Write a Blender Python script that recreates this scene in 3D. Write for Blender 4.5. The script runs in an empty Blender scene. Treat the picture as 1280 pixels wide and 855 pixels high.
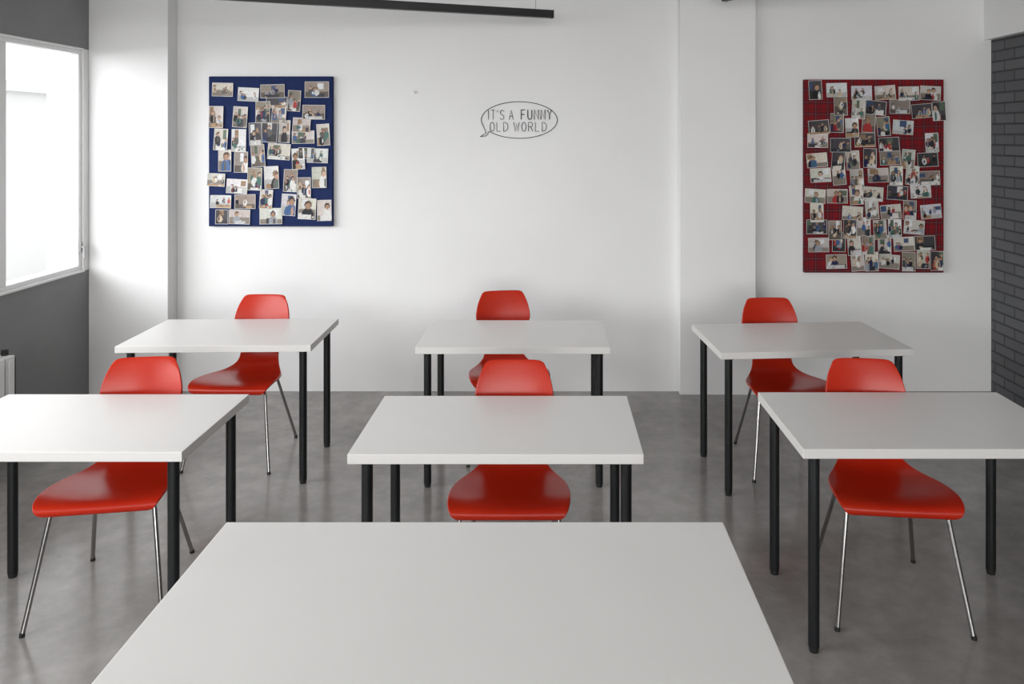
import bpy, bmesh, math, random
from mathutils import Vector, Matrix
random.seed(7)
scn = bpy.context.scene
col = scn.collection
try:
    scn.view_settings.view_transform = 'Standard'
except Exception:
    pass

# ---------------------------------------------------------------- materials
def new_mat(name, color=(0.8,0.8,0.8), rough=0.5, metal=0.0, spec=0.5, coat=0.0):
    m = bpy.data.materials.new(name); m.use_nodes = True
    b = m.node_tree.nodes['Principled BSDF']
    b.inputs['Base Color'].default_value = (*color, 1)
    b.inputs['Roughness'].default_value = rough
    b.inputs['Metallic'].default_value = metal
    b.inputs['Specular IOR Level'].default_value = spec
    b.inputs['Coat Weight'].default_value = coat
    return m
def N(m, t, **kw):
    n = m.node_tree.nodes.new(t)
    for k, v in kw.items():
        setattr(n, k, v)
    return n
def L(m, a, b): m.node_tree.links.new(a, b)
def bsdf(m): return m.node_tree.nodes['Principled BSDF']
def ramp(m, stops, interp='LINEAR'):
    r = N(m, 'ShaderNodeValToRGB'); cr = r.color_ramp; cr.interpolation = interp
    while len(cr.elements) < len(stops): cr.elements.new(0.5)
    for e, (p, c) in zip(cr.elements, stops):
        e.position = p; e.color = (*c, 1)
    return r
def noisy(m, c1, c2, scale=3.0, detail=4, bump=0.0, bscale=60, rough=None, p0=.35, p1=.65):
    tc = N(m, 'ShaderNodeTexCoord')
    n = N(m, 'ShaderNodeTexNoise'); n.inputs['Scale'].default_value = scale; n.inputs['Detail'].default_value = detail
    L(m, tc.outputs['Object'], n.inputs['Vector'])
    r = ramp(m, [(p0, c1), (p1, c2)]); L(m, n.outputs['Fac'], r.inputs['Fac'])
    L(m, r.outputs['Color'], bsdf(m).inputs['Base Color'])
    if bump:
        n2 = N(m, 'ShaderNodeTexNoise'); n2.inputs['Scale'].default_value = bscale; n2.inputs['Detail'].default_value = 3
        L(m, tc.outputs['Object'], n2.inputs['Vector'])
        bp = N(m, 'ShaderNodeBump'); bp.inputs['Strength'].default_value = bump; bp.inputs['Distance'].default_value = .004
        L(m, n2.outputs['Fac'], bp.inputs['Height']); L(m, bp.outputs['Normal'], bsdf(m).inputs['Normal'])
    return m

M_wall = noisy(new_mat('painted_plaster_white', rough=.75, spec=.25), (.755,.757,.755), (.785,.787,.785), 1.3, 5, .12, 45)
M_ceil = new_mat('ceiling_paint', (.78,.78,.78), .9)
M_dark = noisy(new_mat('painted_plaster_dark_grey', rough=.7, spec=.3), (.225,.228,.23), (.25,.253,.255), 2, 4, .1, 50)
M_floor = new_mat('polished_concrete', rough=.18, spec=.55)
def concrete(m):
    tc = N(m,'ShaderNodeTexCoord')
    a = N(m,'ShaderNodeTexNoise'); a.inputs['Scale'].default_value=1.5; a.inputs['Detail'].default_value=6; a.inputs['Roughness'].default_value=.55; a.inputs['Distortion'].default_value=.4
    b = N(m,'ShaderNodeTexNoise'); b.inputs['Scale'].default_value=10; b.inputs['Detail'].default_value=7; b.inputs['Roughness'].default_value=.65
    for n in (a,b): L(m, tc.outputs['Object'], n.inputs['Vector'])
    mx = N(m,'ShaderNodeMix'); mx.data_type='FLOAT'; mx.inputs['Factor'].default_value=.4
    L(m,a.outputs['Fac'],mx.inputs['A']); L(m,b.outputs['Fac'],mx.inputs['B'])
    r = ramp(m,[(.34,(.185,.175,.166)),(.5,(.258,.246,.235)),(.66,(.345,.332,.318))]); L(m,mx.outputs['Result'],r.inputs['Fac'])
    L(m,r.outputs['Color'],bsdf(m).inputs['Base Color'])
concrete(M_floor)

M_brick = new_mat('painted_brick_dark_grey', rough=.6, spec=.3)
def brick(m):
    tc=N(m,'ShaderNodeTexCoord'); sp=N(m,'ShaderNodeSeparateXYZ'); cb=N(m,'ShaderNodeCombineXYZ')
    L(m,tc.outputs['Object'],sp.inputs[0]); L(m,sp.outputs['Y'],cb.inputs['X']); L(m,sp.outputs['Z'],cb.inputs['Y'])
    br=N(m,'ShaderNodeTexBrick'); L(m,cb.outputs[0],br.inputs['Vector'])
    br.inputs['Scale'].default_value=1; br.inputs['Brick Width'].default_value=.235; br.inputs['Row Height'].default_value=.073
    br.inputs['Mortar Size'].default_value=.007; br.inputs['Mortar Smooth'].default_value=.35
    br.inputs['Color1'].default_value=(.084,.086,.092,1); br.inputs['Color2'].default_value=(.105,.107,.113,1); br.inputs['Mortar'].default_value=(.04,.041,.045,1)
    L(m,br.outputs['Color'],bsdf(m).inputs['Base Color'])
    inv=N(m,'ShaderNodeMath'); inv.operation='SUBTRACT'; inv.inputs[0].default_value=1; L(m,br.outputs['Fac'],inv.inputs[1])
    bp=N(m,'ShaderNodeBump'); bp.inputs['Strength'].default_value=.8; bp.inputs['Distance'].default_value=.012
    L(m,inv.outputs[0],bp.inputs['Height']); L(m,bp.outputs['Normal'],bsdf(m).inputs['Normal'])
brick(M_brick)

M_top = noisy(new_mat('white_laminate', rough=.34, spec=.5), (.73,.72,.705), (.75,.74,.725), 2, 3)
M_edge = new_mat('laminate_edge', (.60,.59,.575), .5)
M_leg = new_mat('black_powder_coat', (.008,.009,.010), .42, spec=.35)
M_cap = new_mat('black_plastic', (.01,.01,.01), .5)
M_red = noisy(new_mat('red_lacquer', rough=.25, spec=.26), (.40,.016,.005), (.44,.021,.006), 4, 3)
M_chrome = new_mat('chrome', (.36,.355,.35), .2, 1.0)
M_pvc = new_mat('white_pvc', (.8,.8,.8), .4)
M_rad = new_mat('radiator_enamel', (.75,.75,.74), .35)
M_rail = new_mat('black_aluminium', (.012,.012,.013), .45)
M_ink = new_mat('black_marker', (.03,.03,.03), .7)
M_steel = new_mat('steel_wire', (.3,.3,.3), .4, .8)
M_ext = noisy(new_mat('pale_facade', rough=.9), (.56,.565,.565), (.60,.605,.605), .3, 2)
M_extwin = new_mat('facade_glass', (.52,.53,.535), .6)
M_ground = new_mat('pale_street', (.6,.6,.6), .9)

M_glass = bpy.data.materials.new('window_glass'); M_glass.use_nodes=True
nt=M_glass.node_tree; nt.nodes.remove(nt.nodes['Principled BSDF'])
t=N(M_glass,'ShaderNodeBsdfTransparent'); g=N(M_glass,'ShaderNodeBsdfGlossy'); g.inputs['Roughness'].default_value=.02
mx=N(M_glass,'ShaderNodeMixShader'); mx.inputs[0].default_value=.04
L(M_glass,t.outputs[0],mx.inputs[1]); L(M_glass,g.outputs[0],mx.inputs[2]); L(M_glass,mx.outputs[0],nt.nodes['Material Output'].inputs[0])

# ---------------------------------------------------------------- geometry helpers
def obj(name, verts, faces, mats, parent=None, smooth=False, mi=None):
    me = bpy.data.meshes.new(name); me.from_pydata(verts, [], faces); me.update()
    o = bpy.data.objects.new(name, me); col.objects.link(o)
    for m in (mats if isinstance(mats,(list,tuple)) else [mats]): me.materials.append(m)
    if mi: me.polygons.foreach_set('material_index', mi)
    if smooth: me.polygons.foreach_set('use_smooth', [True]*len(me.polygons))
    if parent: o.parent = parent
    return o
def empty(name, loc=(0,0,0), rot=0):
    e = bpy.data.objects.new(name, None); col.objects.link(e)
    e.location = loc; e.rotation_euler[2] = math.radians(rot); e.empty_display_size=.1
    return e
class Geo:
    def __init__(s): s.v=[]; s.f=[]; s.mi=[]
    def box(s, x0,x1,y0,y1,z0,z1, mi=0):
        b=len(s.v)
        s.v += [(x,y,z) for z in (z0,z1) for y in (y0,y1) for x in (x0,x1)]
        for f in ((0,2,3,1),(4,5,7,6),(0,1,5,4),(2,6,7,3),(0,4,6,2),(1,3,7,5)):
            s.f.append(tuple(b+i for i in f)); s.mi.append(mi)
        return s
    def tube(s, pts, r, n=12, mi=0, radii=None):
        pts=[Vector(p) for p in pts]; b=len(s.v); prev=None
        for i,p in enumerate(pts):
            if i==0: t=pts[1]-p
            elif i==len(pts)-1: t=p-pts[-2]
            else: t=(pts[i+1]-p).normalized()+(p-pts[i-1]).normalized()
            t.normalize()
            if prev is None:
                a=Vector((0,0,1)) if abs(t.z)<.9 else Vector((1,0,0))
                u=t.cross(a).normalized()
            else:
                u=(prev-t*prev.dot(t)).normalized()
            prev=u; w=t.cross(u)
            rr=radii[i] if radii else r
            for k in range(n):
                a=2*math.pi*k/n
                s.v.append(tuple(p+u*math.cos(a)*rr+w*math.sin(a)*rr))
        for i in range(len(pts)-1):
            for k in range(n):
                s.f.append((b+i*n+k, b+i*n+(k+1)%n, b+(i+1)*n+(k+1)%n, b+(i+1)*n+k)); s.mi.append(mi)
        s.f.append(tuple(b+k for k in range(n))[::-1]); s.mi.append(mi)
        e=b+(len(pts)-1)*n
        s.f.append(tuple(e+k for k in range(n))); s.mi.append(mi)
        return s
    def make(s, name, mats, parent=None, smooth=False, bevel=0, autosmooth=False):
        o=obj(name, s.v, s.f, mats, parent, smooth or autosmooth, s.mi)
        if autosmooth:
            try: o.data.set_sharp_from_angle(angle=math.radians(40))
            except Exception: pass
        if bevel:
            md=o.modifiers.new('bevel','BEVEL'); md.width=bevel; md.segments=2; md.limit_method='ANGLE'
        return o
def fillet(pts, r, n=6):
    pts=[Vector(p) for p in pts]; out=[pts[0]]
    for i in range(1,len(pts)-1):
        a,b,c=pts[i-1],pts[i],pts[i+1]
        d1=(a-b); d2=(c-b); rr=min(r,d1.length*.45,d2.length*.45)
        p0=b+d1.normalized()*rr; p1=b+d2.normalized()*rr
        for k in range(n+1):
            t=k/n; out.append(p0*(1-t)**2+b*2*t*(1-t)+p1*t*t)
    out.append(pts[-1]); return out

# ---------------------------------------------------------------- room shell
YB=5.57; XL=-3.21; XR=3.12; YF=-5.0; ZC=3.05
Geo().box(XL-.25,XR+.2,YF-.2,YB+.2,-.12,0).make('floor', M_floor)
Geo().box(XL-.25,XR+.2,YF-.2,YB+.2,ZC,ZC+.12).make('ceiling', M_ceil)
Geo().box(XL-.25,XR+.2,YB,YB+.2,0,ZC).make('wall_back', M_wall)
Geo().box(XL,-2.66,5.43,YB,0,ZC).make('wall_pilaster_left', M_wall, bevel=.004)
Geo().box(.896,1.4285,5.49,YB,0,ZC).make('wall_pilaster_right', M_wall, bevel=.004)
W0,W1,SZ,HZ=-4.4,5.37,.89,2.41
g=Geo()
g.box(XL-.25,XL,YF,YB,0,SZ); g.box(XL-.25,XL,YF,YB,HZ,ZC)
g.box(XL-.25,XL,YF,W0,SZ,HZ)
g.make('wall_left', M_dark)
Geo().box(XL-.25,XL,W1,YB,SZ,HZ).make('trim_1', M_wall)
Geo().box(XL-.22,XL+.012,W0,W1,SZ-.004,SZ+.012).make('trim_2', M_pvc, bevel=.003)
Geo().box(XL-.22,XL+.006,W0,W1,HZ-.010,HZ+.004).make('trim_3', M_pvc, bevel=.003)
we=empty('window_1',(XL-.012,0,0))
g=Geo(); z0,z1=SZ+.012,HZ-.010
g.box(-.06,.0,W0,W1,z0,z0+.028).box(-.06,0,W0,W1,z1-.028,z1)
ys=[W0,-2.9,-1.4,.1,1.6,3.1,4.60,W1]
for i,y in enumerate(ys):
    a=y if i==0 else (y-.034 if i==len(ys)-1 else y-.03)
    g.box(-.06,0,a,a+(.034 if i in (0,len(ys)-1) else .06),z0+.028,z1-.028)
g.make('frame', M_pvc, we, bevel=.004)
Geo().box(-.034,-.028,W0+.02,W1-.02,z0+.02,z1-.02).make('glass_pane', M_glass, we)
g=Geo(); g.box(0,.010,5.342,5.362,1.02,1.09).box(.010,.03,5.346,5.358,1.05,1.062).box(.022,.034,5.346,5.358,.98,1.062)
g.make('handle', M_steel, we, bevel=.002)
Geo().box(XR,XR+.2,YF,YB,0,2.495).make('wall_right', M_brick)
Geo().box(XR-.052,XR+.2,YF,YB,2.495,ZC).make('trim_4', M_wall)
g=Geo(); g.box(XL-.25,XR+.2,YF-.2,YF,0,.9).box(XL-.25,XR+.2,YF-.2,YF,2.7,ZC)
g.box(XL-.25,-2.8,YF-.2,YF,.9,2.7).box(2.8,XR+.2,YF-.2,YF,.9,2.7)
g.make('wall_front', M_wall)
we2=empty('window_2',(0,YF-.1,0)); g=Geo()
g.box(-2.8,2.8,-.06,0,.9,.96).box(-2.8,2.8,-.06,0,2.64,2.7)
for x in (-2.8,-1.42,-.03,1.35,2.74): g.box(x,x+.06,-.06,0,.96,2.64)
g.make('frame', M_pvc, we2, bevel=.004)

# radiator
rd=empty('radiator',(XL+.14,0,0)); g=Geo()
y=3.30
while y<4.40:
    g.box(-.05,.05,y,y+.068,.14,.585); g.box(.05,.058,y+.012,y+.056,.16,.565); y+=.08
g.tube([(0,3.3,.18),(0,4.40,.18)],.02).tube([(0,3.3,.55),(0,4.40,.55)],.02)
g.make('sections', M_rad, rd, bevel=.01)
Geo().tube([(0,4.37,.55),(0,4.43,.55)],.024).tube([(0,4.43,.55),(0,4.47,.55),(0,4.47,.0)],.012).tube([(0,4.40,.55),(0,4.40,.615)],.018).make('valve', M_cap, rd, smooth=True)
Geo().box(-.138,-.05,3.5,3.53,.45,.49).box(-.138,-.05,4.2,4.23,.45,.49).make('brackets', M_rad, rd)

# ---------------------------------------------------------------- desks
def desk(cx, cy, w, d, rot, h=.735, th=.034, inset=.055):
    e=empty('desk',(cx,cy,0),rot)
    me_g=Geo().box(-w/2,w/2,-d/2,d/2,h-th,h)
    me_g.mi=[1,0,1,1,1,1]
    me_g.make('tabletop',[M_top,M_edge],e,bevel=.002)
    k=0
    for sx in (-1,1):
        for sy in (-1,1):
            k+=1
            x=sx*(w/2-inset); y=sy*(d/2-inset)
            g=Geo().tube([(x,y,.018),(x,y,h-th-.006)],.0195,24)
            g.tube([(x,y,h-th-.008),(x,y,h-th)],.034,24)
            g.tube([(x,y,0),(x,y,.006),(x,y,.02)],.017,20,1,[.016,.0175,.0175])
            g.make('leg_%d'%k,[M_leg,M_cap],e,autosmooth=True)
    return e
desk(-.1925, 2.97, 1.01,.60,0)
desk(-1.775, 2.99, 1.01,.60,0)
desk(1.375, 3.015,1.01,.60,0)
desk(-.20, 4.305,1.00,.59,0)
desk(-1.755,4.335,1.00,.59,1.5)
desk(1.321, 4.24, 1.00,.59,4)
desk(-.217, 1.83, 1.396,.75,0)

# ---------------------------------------------------------------- chairs
PROF=[(-.232,.412,.172,0),(-.240,.419,.194,0),(-.245,.432,.208,.1),(-.238,.447,.217,.3),(-.215,.455,.225,.6),(-.16,.457,.230,1),(-.08,.450,.226,1.2),
(0,.442,.207,1.3),(.07,.438,.176,1.3),(.13,.446,.147,1.2),(.175,.470,.124,1),(.197,.51,.113,.9),(.209,.56,.116,1),(.219,.61,.133,1.2),(.229,.66,.155,1.4),
(.239,.70,.166,1.5),(.248,.74,.162,1.4),(.258,.78,.153,1.2),(.268,.815,.143,1),(.276,.842,.135,.8),(.281,.856,.130,.6)]
def catmull(P, sub=3):
    out=[]
    for i in range(len(P)-1):
        p0=P[max(i-1,0)]; p1=P[i]; p2=P[i+1]; p3=P[min(i+2,len(P)-1)]
        for k in range(sub):
            t=k/sub
            out.append(tuple(.5*((2*b)+(-a+c)*t+(2*a-5*b+4*c-d)*t*t+(-a+3*b-3*c+d)*t**3) for a,b,c,d in zip(p0,p1,p2,p3)))
    out.append(P[-1]); return out
def build_chair_meshes():
    P=catmull(PROF,2); NU=18; v=[]; f=[]
    for i,(y,z,hw,k) in enumerate(P):
        a=P[max(i-1,0)]; b=P[min(i+1,len(P)-1)]
        t=Vector((b[0]-a[0],b[1]-a[1])).normalized(); n=(-t.y,t.x)
        wt=max(0,min(1,(z-.76)/.10))
        for j in range(NU+1):
            u=2*j/NU-1; uu=math.sin(u*math.pi/2)
            off=.014*k*uu*uu
            drop=wt*wt*(.004*uu*uu+.015*abs(uu)**11)
            sq=1-.03*wt*wt*abs(uu)**6
            v.append((hw*uu*sq, y+n[0]*off, z+n[1]*off-drop))
    for i in range(len(P)-1):
        for j in range(NU):
            q=i*(NU+1)+j; f.append((q,q+1,q+NU+2,q+NU+1))
    return v,f
CV,CF=build_chair_meshes()
def chair(x,y,rot):
    e=empty('chair',(x,y,0),rot)
    o=obj('seat_shell',CV,CF,M_red,e,True)
    s=o.modifiers.new('thick','SOLIDIFY'); s.thickness=.011; s.offset=-1
    s=o.modifiers.new('sub','SUBSURF'); s.levels=1; s.render_levels=1
    g=Geo()
    for sx in (-1,1):
        g.tube(fillet([(sx*.03,-.05,.420),(sx*.165,-.155,.424),(sx*.182,-.172,.405),(sx*.238,-.262,.012)],.03),.0085,12)
        g.tube(fillet([(sx*.03,.03,.418),(sx*.120,.105,.418),(sx*.135,.118,.40),(sx*.20,.245,.012)],.03),.0085,12)
    g.box(-.075,.075,-.09,.07,.412,.424)
    g.make('leg_frame',M_chrome,e,autosmooth=True)
    g=Geo()
    for sx in (-1,1):
        g.tube([(sx*.2395,-.264,0),(sx*.2385,-.263,.014)],.0098,12)
        g.tube([(sx*.2005,.247,0),(sx*.200,.246,.014)],.0098,12)
    g.make('foot_caps',M_cap,e,autosmooth=True)
chair(-.16,3.10,0)
chair(-1.73,3.145,9)
chair(1.315,3.12,-6)
chair(-1.75,4.48,-2)
chair(-.265,4.60,9)
chair(1.29,4.385,2)

# ---------------------------------------------------------------- photo boards
M_photo=new_mat('photo_print',rough=.4,spec=.25)
_at=N(M_photo,'ShaderNodeAttribute'); _at.attribute_name='print'
L(M_photo,_at.outputs['Color'],bsdf(M_photo).inputs['Base Color'])
R=random.Random(21)
SKIN=[(.42,.26,.18),(.50,.34,.26),(.34,.20,.13)]
CLOTH=[(.010,.010,.014),(.015,.022,.07),(.05,.11,.25),(.60,.60,.59),(.36,.035,.035),(.10,.09,.08),(.52,.42,.30),(.05,.13,.11),(.012,.012,.018),(.28,.30,.33),(.03,.028,.035),(.64,.64,.62)]
def snapshot(land):
    k=R.random()
    if k<.45: wall=(.54,.51,.46); flo=(.22,.19,.16)
    elif k<.70: wall=(.25,.215,.18); flo=(.11,.09,.075)
    elif k<.85: wall=(.055,.052,.06); flo=(.03,.028,.028)
    else: wall=(.62,.63,.64); flo=(.42,.42,.41)
    j=R.uniform(.85,1.15); wall=tuple(min(.68,c*j*R.uniform(.95,1.05)) for c in wall)
    hz=R.uniform(.25,.5); shapes=[]
    if R.random()<.65:
        x=R.uniform(0,.7); shapes.append(('r',x,x+R.uniform(.2,.35),R.uniform(.5,.6),R.uniform(.85,1),R.choice([(.66,.67,.68),(.05,.08,.16),(.26,.17,.10),(.09,.13,.09)])))
    if R.random()<.5:
        x=R.uniform(0,.6); shapes.append(('r',x,x+.4,0,R.uniform(.2,.4),R.choice([(.62,.61,.59),(.04,.04,.05),(.32,.20,.12)])))
    big=R.random()<.25
    n=R.randint(1,2) if big else R.randint(3,6)
    asp=1.5
    for i in range(n):
        hr=(R.uniform(.12,.16) if big else R.uniform(.055,.085)); cx=R.uniform(.1,.9); cy=R.uniform(.55,.72) if big else R.uniform(.42,.76)
        rx=hr/(asp if land else 1)*(1 if land else 1.2); c=R.choice(CLOTH)
        shapes.append(('e',cx,cy-hr*3.2,rx*1.9,hr*2.6,c))
        if R.random()<.6: shapes.append(('e',cx+R.uniform(-1,1)*rx,cy-hr*3.0,rx*.5,hr*1.6,R.choice(SKIN+CLOTH)))
        shapes.append(('e',cx,cy+hr*.25,rx*1.12,hr*1.2,R.choice([(.012,.010,.009),(.07,.038,.022),(.22,.15,.09)])))
        shapes.append(('e',cx,cy-hr*.15,rx*.85,hr*.95,R.choice(SKIN)))
    if R.random()<.6:
        shapes.append(('r',R.uniform(-.1,.4),R.uniform(.6,1.1),-.1,R.uniform(.12,.28),R.choice([(.62,.61,.59),(.36,.24,.14),(.03,.03,.04),(.5,.5,.5)])))
        for _ in range(3):
            x=R.uniform(.1,.8); z=R.uniform(.02,.22); shapes.append(('r',x,x+R.uniform(.06,.16),z,z+.06,R.choice(CLOTH)))
    def f(u,v):
        c=wall if v>hz else flo
        for s in shapes:
            if s[0]=='r':
                if s[1]<u<s[2] and s[3]<v<s[4]: c=s[5]
            elif ((u-s[1])/s[3])**2+((v-s[2])/s[4])**2<1: c=s[5]
        q=R.uniform(.80,1.12)
        return tuple(x*q for x in c)
    return f
def tartan(name, base, dark, line):
    m=new_mat(name,rough=.85,spec=.2)
    tc=N(m,'ShaderNodeTexCoord'); sp=N(m,'ShaderNodeSeparateXYZ'); L(m,tc.outputs['Object'],sp.inputs[0])
    def band(o, period, off, width):
        a=N(m,'ShaderNodeMath'); a.operation='ADD'; a.inputs[1].default_value=off+50*period; L(m,o,a.inputs[0])
        b=N(m,'ShaderNodeMath'); b.operation='MODULO'; b.inputs[1].default_value=period; L(m,a.outputs[0],b.inputs[0])
        c=N(m,'ShaderNodeMath'); c.operation='LESS_THAN'; c.inputs[1].default_value=width; L(m,b.outputs[0],c.inputs[0]); return c.outputs[0]
    cur=None
    for (off,w,c,fac) in ((0,.03,dark,.42),(.042,.006,dark,.6),(-.012,.0035,line,.45)):
        for ax in ('X','Z'):
            bb=band(sp.outputs[ax],.085,off,w)
            k=N(m,'ShaderNodeMath'); k.operation='MULTIPLY'; k.inputs[1].default_value=fac; L(m,bb,k.inputs[0])
            mx=N(m,'ShaderNodeMix'); mx.data_type='RGBA'; L(m,k.outputs[0],mx.inputs['Factor'])
            if cur is None: mx.inputs['A'].default_value=(*base,1)
            else: L(m,cur,mx.inputs['A'])
            mx.inputs['B'].default_value=(*c,1); cur=mx.outputs['Result']
    L(m,cur,bsdf(m).inputs['Base Color'])
    return m
M_blue=tartan('navy_fabric',(.013,.025,.095),(.010,.019,.07),(.015,.028,.10))
M_plaid=tartan('red_tartan_fabric',(.20,.010,.013),(.022,.012,.022),(.18,.11,.10))

def board(x0,x1,z0,z1,mat,cards):
    cx=(x0+x1)/2
    e=empty('photo_pinboard',(cx,YB-.002,z0)); w=x1-x0; h=z1-z0
    Geo().box(-w/2,w/2,-.032,0,0,h).make('fabric_panel',mat,e,bevel=.005)
    v=[];f=[];cols=[]
    for i,(u,z,cw,ch,r) in enumerate(cards):
        a=math.radians(r); yb=-.0345-.0010*(i%4)-.0003*(i%7)
        land=cw>ch; fn=snapshot(land); curl=random.uniform(.001,.007)
        def axis(n,size):
            bd=.0032/size; return [0,bd*.8,bd]+[bd+(1-2*bd)*k/n for k in range(1,n)]+[1-bd,1-bd*.8,1]
        U=axis(26 if land else 18,cw); V=axis(18 if land else 26,ch); b=len(v); nu=len(U)
        for jj,vv in enumerate(V):
            for ii,uu in enumerate(U):
                lx=(uu-.5)*cw; lz=(vv-.5)*ch
                bulge=-curl*((abs(uu-.5)*2)**2) - .003*(1-vv)
                v.append((u-w/2+lx*math.cos(a)-lz*math.sin(a), yb+bulge, z+lx*math.sin(a)+lz*math.cos(a)))
                if ii<2 or jj<2 or ii>nu-3 or jj>len(V)-3: c=(.60,.59,.565)
                else: c=fn(uu,vv)
                cols.append((*c,1))
        for jj in range(len(V)-1):
            for ii in range(nu-1):
                q=b+jj*nu+ii; f.append((q,q+1,q+nu+1,q+nu))
    o=obj('pinned_photos',v,f,M_photo,e,True)
    ca=o.data.color_attributes.new('print','FLOAT_COLOR','POINT')
    ca.data.foreach_set('color',[x for c in cols for x in c])
S=176.0
bl=[(280,113,26,17),(312,119,26,17),(342,115,30,17),(369,127,16,26),(397,113,30,20),(272,147,18,27),(302,147,18,26),(330,141,18,27),(350,144,18,22),(393,141,28,18),(378,157,22,18),
(278,175,17,27),(300,176,18,28),(321,168,16,28),(338,166,20,25),(357,165,14,28),(380,172,28,16),(405,169,16,27),(283,201,16,27),(303,203,17,26),(324,195,17,28),(350,190,28,20),(374,199,16,26),(398,195,26,18),
(272,225,22,16),(298,233,26,18),(320,224,18,28),(341,222,18,28),(364,226,17,28),(381,235,17,26),(400,222,18,26),(278,252,26,16),(308,252,26,18),(334,249,16,24),(362,256,18,27),(385,261,22,26),(406,263,18,26),
(279,271,16,18),(301,271,26,18),(340,270,28,20),(347,129,26,14),(384,192,20,14)]
cards=[((px-262)/S,(283-py)/S,w/S,h/S,random.uniform(-4,4)) for px,py,w,h in bl]
board(-2.425,-1.548,1.175,2.235,M_blue,cards)
cards=[]
rw,rh=.985,1.365
rr=random.Random(5)
for r in range(11):
    z=rh-.085-r*.120
    u=rr.uniform(.0,.05)
    while u<rw-.08:
        land=rr.random()<.5
        cw,ch=((.146,.100) if land else (.094,.136))
        if rr.random()<.93 and u+cw<rw+.012:
            cards.append((u+cw/2,max(.08,min(rh-.075,z+rr.uniform(-.02,.02))),cw,ch,rr.uniform(-5,5)))
        u+=cw+rr.uniform(.0,.032)
board(1.78,2.768,.848,2.213,M_plaid,cards)

# ---------------------------------------------------------------- wall lettering
FONT={'I':[[(.5,0),(.5,1)]],'T':[[(0,1),(1,1)],[(.5,1),(.5,0)]],"'":[[(.5,1),(.4,.78)]],
'S':[[(.95,.85),(.75,.98),(.35,1),(.08,.85),(.1,.64),(.45,.52),(.85,.4),(.95,.2),(.7,.02),(.3,0),(.03,.15)]],
'A':[[(0,0),(.5,1),(1,0)],[(.18,.35),(.82,.35)]],'F':[[(0,0),(0,1),(.95,1)],[(0,.52),(.8,.52)]],
'U':[[(0,1),(0,.3),(.15,.06),(.5,0),(.85,.06),(1,.3),(1,1)]],'N':[[(0,0),(0,1),(1,0),(1,1)]],
'Y':[[(0,1),(.5,.48),(1,1)],[(.5,.48),(.5,0)]],'O':[[(.5+.5*math.cos(a*math.pi/8),.5+.5*math.sin(a*math.pi/8)) for a in range(17)]],
'L':[[(0,1),(0,0),(.85,0)]],'D':[[(0,0),(0,1),(.5,.97),(.9,.75),(1,.5),(.9,.25),(.5,.03),(0,0)]],
'W':[[(0,1),(.25,0),(.5,.8),(.75,0),(1,1)]],'R':[[(0,0),(0,1),(.6,1),(.92,.85),(.92,.65),(.6,.5),(0,.5)],[(.45,.5),(1,0)]]}
sg=empty('speech_bubble_lettering',(-.233,YB-.003,1.927))
g=Geo()
def write(txt,x,z,cw,h,gap,r):
    for ch in txt:
        if ch==' ': x+=cw*.75; continue
        w=cw*(.25 if ch in "I'" else 1.25 if ch=='W' else 1)
        for st in FONT[ch]:
            g.tube([(x+px*w,0,z+pz*h) for px,pz in st],r,6)
        x+=w+gap
    return x
write("IT'S A ",-.222,.004,.029,.066,.014,.0023)
write("FUNNY",.014,.004,.029,.068,.0175,.0038)
write("OLD WORLD",-.208,-.080,.031,.064,.0175,.0023)
pts=[]
for k in range(0,61):
    a=math.radians(218+ (360-20)*k/60)
    pts.append((.270*math.cos(a),0,.130*math.sin(a)))
tail=[pts[-1],(-.276,0,-.118),pts[0]]
g.tube(pts,.0027,6); g.tube([tail[0],(-.235,0,-.09),tail[1]],.0027,6); g.tube([tail[1],(-.235,0,-.112),tail[2]],.0027,6)
g.make('ink_lines',M_ink,sg)
Geo().tube([(-.972,YB,2.125),(-.972,YB-.012,2.125)],.009,10).make('wall_nail',M_steel)

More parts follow.
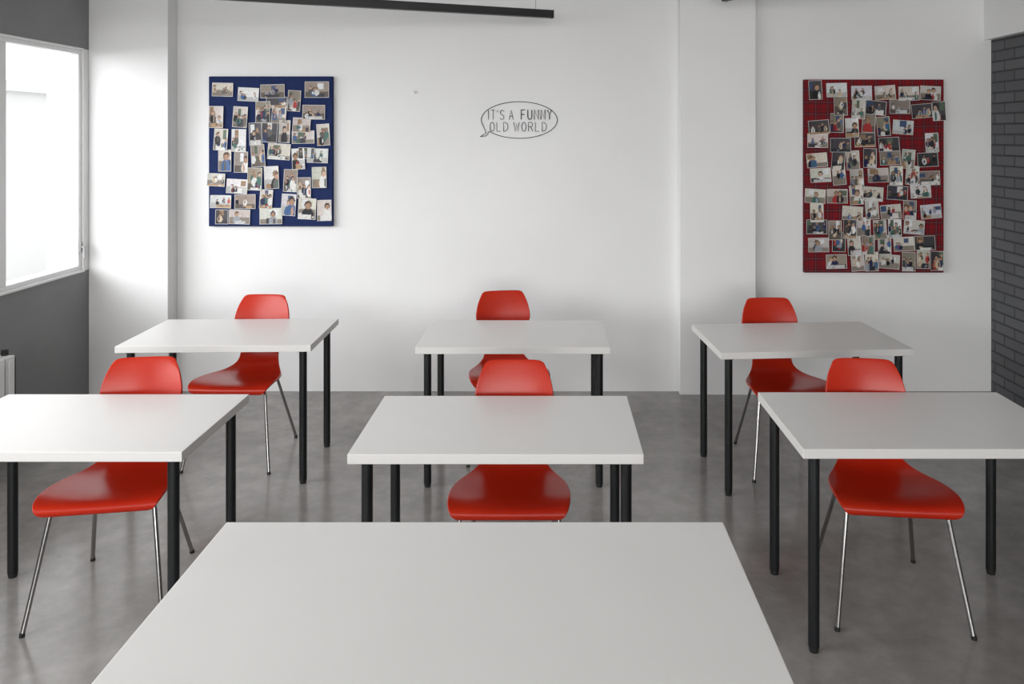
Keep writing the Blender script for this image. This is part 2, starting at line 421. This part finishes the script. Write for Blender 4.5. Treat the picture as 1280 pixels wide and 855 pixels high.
# ---------------------------------------------------------------- suspended rails
def rail(p0,p1,w=.045,h=.05,wires=(.07,.9)):
    p0=Vector(p0);p1=Vector(p1); d=(p1-p0); Ln=d.length; ang=math.degrees(math.atan2(d.y,d.x))
    e=empty('track_light_rail',p0,ang)
    Geo().box(0,Ln,-w/2,w/2,-h/2,h/2).box(-.006,0,-w/2-.002,w/2+.002,-h/2-.002,h/2+.002).make('profile',M_rail,e,bevel=.003)
    g=Geo()
    for t in wires: g.tube([(Ln*t,0,h/2),(Ln*t,0,ZC-p0.z)],.002,8)
    g.make('suspension_wires',M_steel,e)
rail((0,5.06,2.6),(-3.0,3.93,2.6),wires=(.035,.9))
rail((1.13,5.12,2.72),(1.9,3.6,2.72))

# ---------------------------------------------------------------- outside
Geo().box(-80,-3.6,-30,80,-4.2,-4).make('exterior_ground',M_ground)
bd=empty('exterior_building',(-30,36,-4)); g=Geo(); g.box(-9,9,-6,6,0,7.5).box(-9.3,9.3,-6.3,6.3,7.5,7.9)
for r in range(2):
    for c in range(7): g.box(-8.2+c*2.4,-6.9+c*2.4,-6.05,-5.9,1.6+r*3.1,3.3+r*3.1,1)
g.make('facade',[M_ext,M_extwin],bd)

# ---------------------------------------------------------------- light
w=bpy.data.worlds.new('overcast_sky'); scn.world=w; w.use_nodes=True
bg=w.node_tree.nodes['Background']; bg.inputs['Color'].default_value=(.99,.995,1,1); bg.inputs['Strength'].default_value=2.1
def area(name,loc,target,sx,sy,power,color=(1,1,1)):
    l=bpy.data.lights.new(name,'AREA'); l.shape='RECTANGLE'; l.size=sx; l.size_y=sy; l.energy=power; l.color=color
    o=bpy.data.objects.new(name,l); col.objects.link(o); o.location=loc
    o.rotation_euler=(Vector(target)-Vector(loc)).to_track_quat('-Z','Y').to_euler()
    return o
area('sky_light_left',(-6.3,-.2,3.2),(0.3,3.8,1.0),8,2.8,770,(.98,.99,1))
area('fill_light_front',(0,-5.7,2.1),(0,5,1.5),5.6,2.0,340,(1,.985,.97))  # added fill lamp behind the camera, evens out light on the far wall

# ---------------------------------------------------------------- camera
cd=bpy.data.cameras.new('camera'); cam=bpy.data.objects.new('camera',cd); col.objects.link(cam)
cam.location=(0,0,1.825); cam.rotation_euler=(math.radians(90),0,0)
cd.sensor_width=36; cd.lens=980/1280*36; cd.shift_x=-50/1280; cd.shift_y=-(427.5-168)/1280; cd.clip_start=.02
scn.camera=cam
